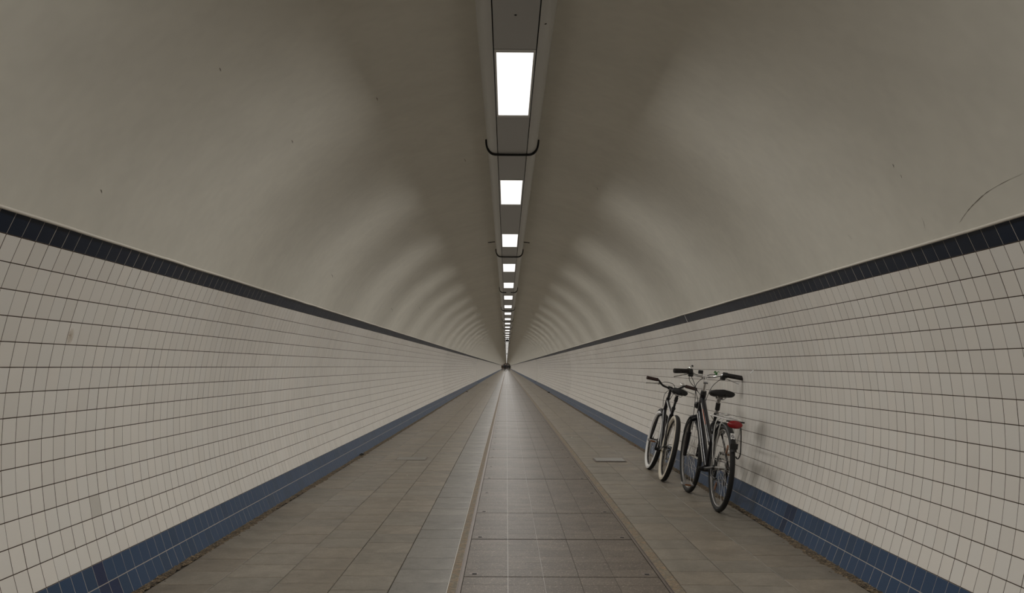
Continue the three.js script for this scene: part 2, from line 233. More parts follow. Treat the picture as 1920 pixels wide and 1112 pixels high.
// ---------------------------------------------------------------- floor
const floor = setting('floor', 'paved tunnel floor with a strip of service covers');
{
  const r = rng(909);
  mesh('floor_bed', box(-2.06, 2.06, FLOOR - 0.30, FLOOR - 0.008, -BACK, -END), M.mortar, floor);
  const bands = [   // x0, x1, depth of one joint, grey
    [-1.915, -1.600, 4.976, 0], [-1.600, -1.270, 5.153, 0], [-1.270, -0.957, 5.016, 0], [-0.957, -0.643, 5.19, 0], [-0.643, -0.335, 5.033, 1],
    [0.932, 1.236, 5.649, 0], [1.236, 1.542, 5.308, 0], [1.542, 1.915, 5.47, 0]];
  const P = 0.3215, rest = { slab: [], slabGrey: [] };
  const all = [];
  for (const [x0, x1, z0, grey] of bands) for (let k = Math.ceil((NEAR - z0) / P); z0 + k * P < TILED - P; k++) all.push([x0, x1, z0 + k * P, grey]);
  const order = all.filter((q) => q[2] > 4.35).sort((a, b) => a[2] - b[2]).slice(0, 300), near = new Set(order);
  const shapes = new Map();
  for (const q of all) {
    const [x0, x1, z, grey] = q, gx = 0.0035 + 0.0015 * r(), gz = 0.004, w = x1 - x0 - gx, d = P - gz, dy = (r() - .5) * 0.0016, tx = (r() - .5) * 0.004, tz = (r() - .5) * 0.004, pick = Math.floor(r() * 6), ou = r() * 5, ov = r() * 5;
    const single = near.has(q), far = z > 30;
    const key = [x0, Math.floor(ou), single].join();
    let g = single ? shapes.get(key) : null;
    if (!g) { const c = 0.0025, b = far ? box(-w / 2, w / 2, -0.02, 0, -d / 2, d / 2) : tileGeometry(w, d, 0.02, c).rotateX(-Math.PI / 2); g = uvMetres(b, ou, ov); if (single) shapes.set(key, g); }
    const m = new THREE.Matrix4().makeTranslation((x0 + x1) / 2, FLOOR + dy, -(z + P / 2)).multiply(new THREE.Matrix4().makeRotationFromEuler(new THREE.Euler(tx, 0, tz)));
    if (single) { const t = mesh('floor_slab', g, grey ? M.slabGrey[pick % 3] : M.slab[pick], floor); t.applyMatrix4(m); }
    else rest[grey ? 'slabGrey' : 'slab'].push(g.applyMatrix4(m));
  }
  for (const k of ['slab', 'slabGrey']) mesh('slab_field', merge(rest[k]), M[k][1], floor).userData.kind = 'stuff';
  for (const [x0, x1, k] of [[-2.0, -0.643, 'slab'], [-0.643, -0.335, 'slabGrey'], [0.932, 2.0, 'slab']]) for (const [a, b] of [[BACK, NEAR - .3], [TILED, END]]) mesh('distant_paving', uvMetres(box(x0, x1, FLOOR - 0.02, FLOOR - 0.0002, -a, -b)), M[k][1], floor);
  // strip of service covers with its steel rails and mortar edges
  for (const [x0, x1] of [[-0.333, -0.286], [0.872, 0.930]]) {
    const nz = 300, pos = [], za = BACK, zb = TILED, g = box(x0, x1, FLOOR - 0.02, FLOOR - 0.0015, -za, -zb); mesh('mortar_edge', uvMetres(g), M.rust, floor);
    mesh('mortar_edge', uvMetres(box(x0, x1, FLOOR - 0.02, FLOOR - 0.0015, -zb, -END)), M.rust, floor);
  }
  mesh('pale_edge_strip', box(-0.3375, -0.333, FLOOR - 0.02, FLOOR + 0.0008, -NEAR, -END), M.inlay, floor);
  for (const [x0, x1] of [[-0.286, -0.262], [0.847, 0.871]]) {
    const rail = [box(x0, x0 + 0.005, FLOOR - 0.02, FLOOR + 0.001, -BACK, -END), box(x1 - 0.005, x1, FLOOR - 0.02, FLOOR + 0.001, -BACK, -END), box(x0, x1, FLOOR - 0.02, FLOOR - 0.004, -BACK, -END)];
    mesh('steel_rail', merge(rail), M.steel, floor);
  }
  const C0 = 5.182, CP = 1.107, X0 = -0.260, X1 = 0.845, xs = [X0, -0.010, 0.191, 0.392, 0.592, X1], nzt = 6;
  const tileAt = (i, j, gz) => { const w = xs[i + 1] - xs[i] - 0.0026, L = CP - gz, d = L / nzt - 0.0012; return tileGeometry(w, d, 0.012, 0.0008).rotateX(-Math.PI / 2).translate((xs[i] + xs[i + 1]) / 2, 0, -(gz / 2 + L * (j + .5) / nzt)); };
  const slotShape = merge([box(-0.026, 0.022, -0.004, 0.0006, -0.030, 0.024)]), slotHole = box(-0.010, 0.016, -0.002, 0.0010, -0.010, 0.022);
  const tileMats = []; for (let k = 0; k < 6; k++) { const m = M.terrazzo.clone(), v = 0.97 + .06 * r(); m.color.multiplyScalar(v); tileMats.push(m); }
  const gaps = [0.005, 0.015, 0.009], whole = gaps.map((gz) => { const l = []; for (let i = 0; i < 5; i++) for (let j = 0; j < nzt; j++) l.push(tileAt(i, j, gz)); return uvMetres(merge(l)); });
  const stripWhite = box(-0.0015, 0.0015, -0.01, 0.0002, -CP + 0.012, -0.004), stripDark = box(-0.0012, 0.0012, -0.01, -0.0008, -CP + 0.012, -0.004), holder = box(X0 + .002, X1 - .002, -0.016, -0.0015, -CP + 0.008, -0.006);
  const coverMat = M.inlayDark;
  for (let k = -2; C0 + k * CP < TILED; k++) {
    const z = C0 + k * CP; if (z < NEAR - .5) continue;
    const cover = new THREE.Group(); cover.name = 'service_cover'; cover.position.set(0, FLOOR + (r() - .5) * 0.002, -z); cover.rotation.z = (r() - .5) * 0.001; floor.add(cover);
    const gi = k < 2 && k > -2 ? 1 : Math.floor(r() * 3);
    if (k >= -1 && k < 3) { for (let i = 0; i < 5; i++) for (let j = 0; j < nzt; j++) mesh('terrazzo_tile', uvMetres(tileAt(i, j, gaps[gi]), r() * 3, r() * 3), tileMats[Math.floor(r() * 6)], cover); }
    else mesh('terrazzo_top', whole[gi], tileMats[Math.floor(r() * 6)], cover);
    if (z > 48) continue;
    mesh('cover_tray', holder, coverMat, cover);
    for (const i of [1, 2]) { const t = mesh('pale_inlay', stripWhite, M.inlay, cover); t.position.x = xs[i]; if (i === 2) t.scale.x = 0.7; }
    if (z < 24) for (const x of [X0 + 0.055, X1 - 0.06]) { const t = mesh('lifting_plate', slotShape, M.steel, cover); t.position.set(x, 0, -0.075); const h = mesh('lifting_slot', slotHole, M.seam, cover); h.position.set(x, 0, -0.075); }
  }
  mesh('distant_covers', uvMetres(box(X0, X1, FLOOR - 0.02, FLOOR - 0.0005, -TILED + .5, -END)), M.terrazzo, floor);
  for (const x of [-0.01, 0.191]) mesh('pale_inlay', box(x - .002, x + .002, FLOOR - .01, FLOOR + 0.0001, -TILED + .5, -END), M.inlay, floor);
}
// grit swept against the foot of either wall
for (const s of [-1, 1]) {
  const r = rng(s > 0 ? 71 : 72), pos = [], idx = [], uv = [], N = 900, K = 7, zOf = (i) => NEAR + (i / N) ** 1.6 * 58;
  for (let i = 0; i <= N; i++) {
    const z = zOf(i), w = 0.030 + 0.035 * (Math.sin(z * 2.3 + s) * .5 + .5) + 0.03 * r(), h = 0.003 + 0.006 * r();
    for (let k = 0; k < K; k++) { const t = k / (K - 1); pos.push(s * (1.972 - w * t), FLOOR + (k === K - 1 ? -0.002 : h * (1 - t) * (.5 + r()) + 0.002), -z); uv.push(1.972 - w * t, z); }
    if (i < N) for (let k = 0; k < K - 1; k++) { const a = i * K + k, b = a + K; if (s < 0) idx.push(a, a + 1, b, b, a + 1, b + 1); else idx.push(a, b, a + 1, b, b + 1, a + 1); }
  }
  const g = new THREE.BufferGeometry(); g.setAttribute('position', new THREE.Float32BufferAttribute(pos, 3)); g.setAttribute('uv', new THREE.Float32BufferAttribute(uv, 2)); g.setIndex(idx); g.computeVertexNormals();
  const o = mesh('floor_grit', g, M.grit); o.userData = { kind: 'stuff', label: s < 0 ? 'brown grit along the foot of the bare tiled wall' : 'brown grit along the foot of the wall by the bicycles', category: 'grit' };
  const pb = []; for (let i = 0; i < 420; i++) { const q = 0.002 + 0.006 * r() * r(), z = NEAR + (r() ** 1.5) * 22, x = s * (1.955 - 0.11 * r() * r()); const p = new THREE.IcosahedronGeometry(q, 0); p.scale(1, .6, 1.3).rotateY(r() * 6).translate(x, FLOOR + q * .5 + (Math.abs(x) > 1.9 ? .006 : 0), -z); pb.push(p); }
  const o2 = mesh('loose_gravel', merge(pb), M.pebble); o2.userData = { kind: 'stuff', label: s < 0 ? 'loose gravel scattered at the bare wall' : 'loose gravel scattered by the bicycle wall', category: 'gravel' };
}

// ---------------------------------------------------------------- ceiling trunking and lamps
const trunk = thing('light_trunking', 'long grey metal trunking along the vault that holds the light panels', 'trunking');
{
  const hw = 0.122, ow = 0.196, y0 = TRUNK_Y, top = 2.155, slot = 0.1165;
  for (const s of [-1, 1]) {
    const sh = new THREE.Shape(); sh.moveTo(s * slot, y0); sh.lineTo(s * hw, y0); sh.bezierCurveTo(s * (hw + .045), y0, s * ow, y0 + .035, s * ow, y0 + .085); sh.lineTo(s * ow, top); sh.lineTo(s * slot, top); sh.closePath();
    const g = new THREE.ExtrudeGeometry(sh, { depth: END - BACK, bevelEnabled: false, curveSegments: 14, steps: 1 }).translate(TRUNK_X, 0, -END);
    mesh('side_profile', g, M.trunk, trunk);
  }
  mesh('dark_channel', box(TRUNK_X - slot, TRUNK_X + slot, y0 + 0.02, y0 + 0.03, -BACK, -END), M.seam, trunk);
}
const panelW = 0.111, LL = 1.285;
const lampGroup = 'light panels in the trunking', panelGeo = new RoundedBoxGeometry(panelW * 2, 0.012, LAMP_PITCH - LL - 0.012, 1, 0.003);
const frameGeo = (() => { const a = panelW - .001, b = 0.099, za = LL / 2 - .003, zb = LL / 2 - 0.045; return merge([box(-a, -b, 0, .014, -za, za), box(b, a, 0, .014, -za, za), box(-b, b, 0, .014, -za, -zb), box(-b, b, 0, .014, zb, za)]); })();
const diffGeo = new THREE.BoxGeometry(0.198, 0.006, LL - 0.09);
for (let k = -4; LAMP0 + k * LAMP_PITCH < END - 3; k++) {
  const z = LAMP0 + k * LAMP_PITCH + LL / 2;
  const lamp = thing('ceiling_light', 'glowing white rectangular light panel set in the ceiling trunking', 'light', lampGroup);
  lamp.position.set(TRUNK_X, TRUNK_Y, -z);
  const d = mesh('diffuser', diffGeo, M.diffuser, lamp); d.position.y = 0.006;
  if (z < 90) mesh('lamp_frame', frameGeo, M.frame, lamp);
  const L = new THREE.RectAreaLight(LAMP_COLOR, LAMP_POWER, 0.198, LL - 0.09); L.position.set(0, -0.001, 0); L.rotation.x = -Math.PI / 2; L.castShadow = true; lamp.add(L);
  const p = mesh('cover_panel', panelGeo, M.trunkPanel, trunk); p.position.set(TRUNK_X, TRUNK_Y + 0.007, -(z + LAMP_PITCH / 2));
}
{
  // small fittings
  const curve = (half, cut) => { const pts = []; const hw = 0.125, ow = 0.203, y0 = TRUNK_Y - 0.010; const f = (t) => { const a = V(hw, y0, 0), b = V(hw + .05, y0, 0), c = V(ow, y0 + .04, 0), d = V(ow, y0 + .12, 0); return new THREE.CubicBezierCurve3(a, b, c, d).getPoint(t); }; for (let i = 10; i >= 0; i--) { const p = f(i / 10); pts.push(V(-p.x, p.y, 0)); } if (cut) { pts.push(V(-cut, y0, 0)); return pts; } for (let i = 0; i <= 10; i++) pts.push(f(i / 10)); return pts; };
  const full = new THREE.TubeGeometry(new THREE.CatmullRomCurve3(curve()), 64, 0.0095, 8), half = new THREE.TubeGeometry(new THREE.CatmullRomCurve3(curve(0, 0.05)), 40, 0.0095, 8);
  for (let k = 0; 6.905 + k * 6.55 < 85; k++) {
    if (k === 2) { for (const s of [1, -1]) { const o = mesh('cable_strap_half', half, M.matt); o.position.set(TRUNK_X, 0, -(6.905 + k * 6.55)); if (s < 0) { o.rotation.y = Math.PI; } tag(o, 'half of a black curved strap under the trunking, its middle left out for glare', 'strap_half', 'halves of the strap parted by glare'); } continue; }  // third strap in two halves: glare over its middle modelled as a gap
    const o = mesh('cable_strap', full, M.matt); o.position.set(TRUNK_X, 0, -(6.905 + k * 6.55)); tag(o, 'black curved strap wrapped under the grey trunking', 'strap', 'straps under the trunking');
  }
  const cap = (x, z, q, tilt) => { const o = mesh('cable_hole', new THREE.CylinderGeometry(q, q * .8, 0.006, 12), M.seam, trunk); o.position.set(x, TRUNK_Y + 0.001, -z); if (tilt) { o.position.set(x, TRUNK_Y + .005, -z); o.rotation.z = .25; } };
  cap(0.010, 4.135, 0.007); cap(0.157, 4.25, 0.007, 1);
  for (const s of [-1, 1]) { const pts = []; for (let i = 0; i <= 6; i++) { const a = Math.PI / 2 - s * (0.095 + i * 0.008); pts.push(V(Math.cos(a) * 2.134, Math.sin(a) * 2.134, -13.0)); } const o = mesh('conduit_stub', new THREE.TubeGeometry(new THREE.CatmullRomCurve3(pts), 12, 0.006, 6), M.matt); tag(o, s < 0 ? 'short dark conduit beside the trunking, by the bare wall' : 'short dark conduit beside the trunking, on the bicycle side', 'conduit'); }
  for (const [z, q, l] of [[53.5, .085, 'small dark box hanging below the row of lights'], [112, .06, 'tiny dark box hanging below the distant lights']]) {
    const o = thing('security_camera', l, 'camera'); o.position.set(TRUNK_X, TRUNK_Y, -z); mesh('mount', box(-.02, .02, -.06, 0, -.02, .02), M.matt, o); mesh('housing', new RoundedBoxGeometry(q * 2, q * 1.3, .3, 2, .02).translate(0, -.06 - q * .65, 0), M.matt, o); mesh('lens', new THREE.CylinderGeometry(.035, .035, .02, 16).rotateX(Math.PI / 2).translate(0, -.06 - q * .65, .155), M.black, o);
  }
}

// ---------------------------------------------------------------- hatches and litter on the floor
for (const [x0, x1, z0, z1, l, h] of [[-1.425, -1.05, 11.49, 11.84, 'worn metal hatch set flush in the paving by the bare wall', 0.003], [1.108, 1.478, 11.36, 11.73, 'raised pale metal hatch in the paving beside the bicycles', 0.012]]) {
  const o = thing('floor_hatch', l, 'hatch'); o.position.set((x0 + x1) / 2, FLOOR, -(z0 + z1) / 2); const w = (x1 - x0) / 2, d = (z1 - z0) / 2;
  mesh('hatch_frame', merge([box(-w - .012, -w, 0, h * .6, -d - .012, d + .012), box(w, w + .012, 0, h * .6, -d - .012, d + .012), box(-w, w, 0, h * .6, -d - .012, -d), box(-w, w, 0, h * .6, d, d + .012)]), M.steel, o);
  mesh('hatch_lid', uvMetres(new RoundedBoxGeometry(2 * w - .008, h, 2 * d - .008, 1, .001).translate(0, h / 2 + .001, 0)), x0 < 0 ? M.plateDull : M.plate, o);
}
{
  const scrap = (name, x, z, q, mat, label, cat, seed) => { const r = rng(seed), g = new THREE.IcosahedronGeometry(q, 1), p = g.attributes.position, f = new Map(); for (let i = 0; i < p.count; i++) { const k = [p.getX(i).toFixed(4), p.getY(i).toFixed(4), p.getZ(i).toFixed(4)].join(); if (!f.has(k)) f.set(k, .6 + .8 * r()); const s = f.get(k); p.setXYZ(i, p.getX(i) * s, Math.max(p.getY(i) * s * .5, -q * .25), p.getZ(i) * s * 1.4); } g.computeVertexNormals(); const o = mesh(name, g, mat); o.position.set(x, FLOOR + q * .25 + (Math.abs(x) > 1.86 ? .012 : .0015), -z); tag(o, label, cat); };
  const paper = std(lin(.62, .6, .55), .9), dark = std(lin(.02, .018, .015), .95), red = std(lin(.22, .06, .04), .8);
  scrap('dead_leaf', -1.93, 12.0, .028, dark, 'dark dead leaf lying against the bare wall before the hatch', 'leaf', 1);
  scrap('paper_scrap', -1.55, 33.5, .03, paper, 'white paper scrap far along the bare wall', 'paper', 2);
  scrap('dead_leaf', -1.85, 42, .04, dark, 'dark leaf far along the foot of the bare wall', 'leaf', 3);
  scrap('paper_scrap', -1.10, 9.88, .009, paper, 'tiny white scrap on the paving before the flush hatch', 'paper', 4);
  scrap('dead_leaf', 1.90, 41, .05, dark, 'dark leaf far off along the bicycle wall', 'leaf', 5);
  scrap('paper_scrap', 1.08, 15.2, .012, paper, 'tiny white scrap on the paving beyond the raised hatch', 'paper', 6);
  scrap('bottle_cap', 1.92, 13.6, .014, red, 'small reddish scrap against the wall beyond the bicycles', 'scrap', 7);
}

// ---------------------------------------------------------------- bicycles
// local axes of a bicycle: s right, n up, u forward; (s, n, u) -> (x, y, -z), rear wheel touching the ground at the origin
const L3 = ([s, n, u]) => V(s, n, -u);
const tube = (pts, rad, seg, radial = 8) => { const p = pts.map(L3); const c = p.length === 2 ? new THREE.LineCurve3(p[0], p[1]) : new THREE.CatmullRomCurve3(p, false, 'centripetal'); return new THREE.TubeGeometry(c, seg || (p.length === 2 ? 1 : p.length * 6), rad, radial); };
const rod = (a, b, r0, r1 = r0, radial = 12) => { const A = L3(a), B = L3(b), d = B.clone().sub(A), g = new THREE.CylinderGeometry(r1, r0, d.length(), radial); g.applyQuaternion(new THREE.Quaternion().setFromUnitVectors(V(0, 1, 0), d.clone().normalize())); const m = A.add(B).multiplyScalar(.5); return g.translate(m.x, m.y, m.z); };
const BM = {
  paint: std(lin(0.008, 0.008, 0.011), 0.22), white: std(lin(0.85, 0.84, 0.82), 0.22), orange: std(lin(0.55, 0.12, 0.04), 0.4), alu: std(lin(0.62, 0.61, 0.60), 0.28, { metalness: 1 }), rackAlu: std(lin(0.66, 0.65, 0.63), 0.32, { metalness: 0.35 }), satin: std(lin(0.30, 0.29, 0.28), 0.5, { metalness: 0.6 }), chrome: std(lin(0.75, 0.75, 0.75), 0.16, { metalness: 1 }),
  tyre: std(lin(0.009, 0.0088, 0.0085), 0.75), cream: std(lin(0.62, 0.56, 0.46), 0.7), whitewall: std(lin(0.74, 0.73, 0.71), 0.65), rim: std(lin(0.30, 0.29, 0.28), 0.35, { metalness: .9 }), rimDark: std(lin(0.05, 0.045, 0.04), 0.4, { metalness: .6 }),
  saddle: std(lin(0.007, 0.0065, 0.0065), 0.6), grip: std(lin(0.010, 0.007, 0.006), 0.7), gripRed: std(lin(0.034, 0.014, 0.010), 0.65), red: std(lin(0.26, 0.010, 0.014), 0.2), glass: std(lin(0.6, 0.6, 0.62), 0.1), green: std(lin(0.03, 0.20, 0.03), 0.6), plastic: std(lin(0.008, 0.008, 0.008), 0.55), chain: std(lin(0.06, 0.05, 0.04), 0.45, { metalness: .7 }), amber: std(lin(0.20, 0.07, 0.015), 0.3),
};
const font = await new FontLoader().loadAsync('fonts/droid/droid_sans_bold.typeface.json');

function wheel(bike, name, u, rad, opt) {
  const w = new THREE.Group(); w.name = name; w.position.copy(L3([0, rad, u])); if (opt.turn) w.rotation.y = opt.turn; bike.add(w);
  const ty = opt.tyre, R0 = rad - ty;
  mesh('tyre', new THREE.TorusGeometry(R0, ty, 14, 72).rotateY(Math.PI / 2), BM.tyre, w);
  if (opt.wall) { const p = []; const a = R0 - ty * .97, b = R0 + ty * .60, th = ty * 0.985; for (const s of [-1, 1]) p.push(new THREE.LatheGeometry([[a, s * th * .42], [a + (b - a) * .2, s * th * .86], [a + (b - a) * .42, s * (th + .0015)], [a + (b - a) * .7, s * (th + .0015)], [b, s * th * .88]].map(([x, y]) => new THREE.Vector2(x, y)), 72).rotateZ(Math.PI / 2)); const m = opt.wall.clone(); m.side = THREE.DoubleSide; mesh('sidewall', merge(p), m, w); }
  const ri = R0 - ty * .75; mesh('rim', new THREE.LatheGeometry([[ri - .016, -.006], [ri - .012, -.011], [ri + .003, -.012], [ri + .003, .012], [ri - .012, .011], [ri - .016, .006], [ri - .016, -.006]].map(([x, y]) => new THREE.Vector2(x, y)), 72).rotateZ(Math.PI / 2), opt.rim, w);
  const sp = []; const N = 32; for (let i = 0; i < N; i++) { const s = i % 2 ? 1 : -1, a = i / N * Math.PI * 2, off = ((i >> 1) % 2 ? 1 : -1) * 0.75; const A = [s * .028, Math.sin(a + off) * .022, Math.cos(a + off) * .022], B = [0, Math.sin(a) * (ri - .012), Math.cos(a) * (ri - .012)]; sp.push(rod(A, B, .0011, .0011, 5)); }
  mesh('spokes', merge(sp), BM.alu, w);
  mesh('hub', merge([rod([-.055, 0, 0], [.055, 0, 0], .011, .011, 14), rod([-.030, 0, 0], [-.026, 0, 0], .026, .026, 18), rod([.026, 0, 0], [.030, 0, 0], .026, .026, 18), rod([-.065, 0, 0], [.065, 0, 0], .006, .006, 10)]), opt.hub || BM.alu, w);
  if (opt.reflector) for (const a of [.9, .9 + Math.PI]) mesh('spoke_reflector', new THREE.BoxGeometry(.008, .028, .07).rotateX(-a).translate(0, Math.sin(a) * ri * .66, Math.cos(a) * ri * .66), BM.amber, w);
  return w;
}
function guard(bike, name, u, rad, a0, a1, half, mat, thick = .002) {   // mudguard: a curved strip around the wheel, angles from straight back over the top
  const N = 40, prof = [[-half, -.010], [-half * .8, .002], [0, .007], [half * .8, .002], [half, -.010]], pos = [], idx = [];
  for (let k = 0; k < 2; k++) for (let i = 0; i <= N; i++) { const a = a0 + (a1 - a0) * i / N; for (const [s, d] of prof) { const q = rad + .012 + d + (k ? thick : 0); const p = L3([s, rad + Math.sin(a) * q, u - Math.cos(a) * q]); pos.push(p.x, p.y, p.z); } }
  const W = prof.length, K = (N + 1) * W; for (let i = 0; i < N; i++) for (let j = 0; j < W - 1; j++) { const a = i * W + j, b = a + W; idx.push(a, a + 1, b, b, a + 1, b + 1); idx.push(K + a, K + b, K + a + 1, K + b, K + b + 1, K + a + 1); }
  const g = new THREE.BufferGeometry(); g.setAttribute('position', new THREE.Float32BufferAttribute(pos, 3)); g.setIndex(idx); g.computeVertexNormals(); const m = mat.clone(); m.side = THREE.DoubleSide; return mesh(name, g, m, bike);
}
function saddle(bike, at, len, wid, tilt = 0) {   // nose forward
  const [s0, n0, u0] = at, st = 22, ra = 18, pos = [], idx = [];
  for (let i = 0; i <= st; i++) {
    const t = i / st, u = (t - .38) * len, back = Math.min(1, t / .12), wv = (t < .38 ? wid / 2 * (.86 + .14 * Math.sin(t / .38 * Math.PI / 1.2)) : wid / 2 * (1 - .74 * ((t - .38) / .62) ** .62)) * (t < .08 ? Math.sqrt(Math.max(.05, t / .08)) : 1) * (t > .94 ? Math.sqrt(Math.max(.08, (1 - t) / .06)) : 1);
    const h = (t < .5 ? .040 : .040 - .008 * (t - .5) * 2), rise = .020 * (1 - t) ** 2 + .004 * t;
    for (let k = 0; k < ra; k++) { const a = k / ra * Math.PI * 2, c = Math.cos(a), q = Math.sin(a), x = Math.sign(c) * Math.abs(c) ** .8 * wv, y = q > 0 ? q * h * .7 * (1 - .25 * (1 - Math.abs(c)) * 0) : q * h * 1.1 * (.5 + .5 * Math.abs(c)); const p = L3([s0 + x, n0 + y + rise + u * tilt, u0 + u]); pos.push(p.x, p.y, p.z); }
  }
  for (let i = 0; i < st; i++) for (let k = 0; k < ra; k++) { const a = i * ra + k, b = i * ra + (k + 1) % ra; idx.push(a, a + ra, b, b, a + ra, b + ra); }
  for (const [row, flip] of [[0, 1], [st, 0]]) { const o = row * ra; for (let k = 1; k < ra - 1; k++) flip ? idx.push(o, o + k, o + k + 1) : idx.push(o, o + k + 1, o + k); }
  const g = new THREE.BufferGeometry(); g.setAttribute('position', new THREE.Float32BufferAttribute(pos, 3)); g.setIndex(idx); g.computeVertexNormals(); const m = BM.saddle.clone(); m.side = THREE.DoubleSide; const o = mesh('saddle', g, m, bike);
  mesh('saddle_rails', merge([-1, 1].map((s) => tube([[s0 + s * .05, n0 + .0, u0 - len * .28], [s0 + s * .025, n0 - .035, u0 - len * .12], [s0 + s * .022, n0 - .038, u0 + len * .12], [s0 + s * .010, n0 - .012, u0 + len * .46]], .0035))), BM.alu, o);
  return o;
}
function crankset(bike, bb, angle, len = .170, tooth = .095, guardPlate) {
  const [, n, u] = bb, c = new THREE.Group(); c.name = 'crankset'; bike.add(c);
  const arm = (s, a) => { const e = [s * .085, n + Math.sin(a) * len, u + Math.cos(a) * len]; const g = merge([rod([s * .055, n, u], [s * .075, n, u], .016), rod([s * .070, n, u], e, .012, .009, 10), rod([s * .078, e[1], e[2]], [s * .095, e[1], e[2]], .012)]); mesh('crank_arm', g, BM.plastic, c); const x0 = s * .10, x1 = s * .19; mesh('pedal', merge([rod([x0, e[1], e[2]], [x1, e[1], e[2]], .007), rod([x0, e[1] + .004, e[2] + .035], [x1, e[1] + .004, e[2] + .035], .008), rod([x0, e[1] - .004, e[2] - .035], [x1, e[1] - .004, e[2] - .035], .008), rod([x0, e[1] - .004, e[2] - .035], [x0, e[1] + .004, e[2] + .035], .008), rod([x1, e[1] - .004, e[2] - .035], [x1, e[1] + .004, e[2] + .035], .008)]), BM.satin, c); for (const q of [-1, 1]) mesh('pedal_reflector', new THREE.BoxGeometry(.05, .014, .004).translate(s * .145, e[1] + q * .004, -(e[2] + q * .044)), BM.amber, c); };
  arm(-1, angle); arm(1, angle + Math.PI);
  mesh('chainring', merge([new THREE.TorusGeometry(tooth, .004, 6, 44).rotateY(Math.PI / 2).translate(.045, n, -u), ...[0, 1, 2, 3, 4].map((k) => rod([.047, n, u], [.045, n + Math.sin(k * 1.257 + .3) * tooth, u + Math.cos(k * 1.257 + .3) * tooth], .008, .006, 6))]), BM.chain, c);
  mesh('bottom_bracket', rod([-.055, n, u], [.055, n, u], .021, .021, 16), BM.plastic, c);
}
function chain(bike, bb, axle, r0, r1) { const [, n, u] = bb, [, m, w] = axle; mesh('chain', merge([tube([[.045, n + r0, u], [.045, m + r1, w]], .004, 1, 6), tube([[.045, n - r0, u], [.045, m - .10, w + .03]], .004, 1, 6), tube([[.045, m - .10, w + .03], [.045, m - r1, w]], .004, 1, 6)]), BM.chain, bike); mesh('sprockets', merge([rod([.036, m, w], [.040, m, w], .045, .045, 26), rod([.042, m, w], [.046, m, w], .036, .036, 24), rod([.048, m, w], [.052, m, w], .028, .028, 22)]), BM.chain, bike); mesh('derailleur', merge([rod([.058, m, w], [.055, m - .06, w + .02], .010), rod([.038, m - .06, w + .025], [.058, m - .06, w + .025], .022, .022, 14), rod([.040, m - .13, w + .035], [.052, m - .13, w + .035], .020, .020, 14), rod([.055, m - .06, w + .025], [.055, m - .13, w + .035], .008)]), BM.plastic, bike); }

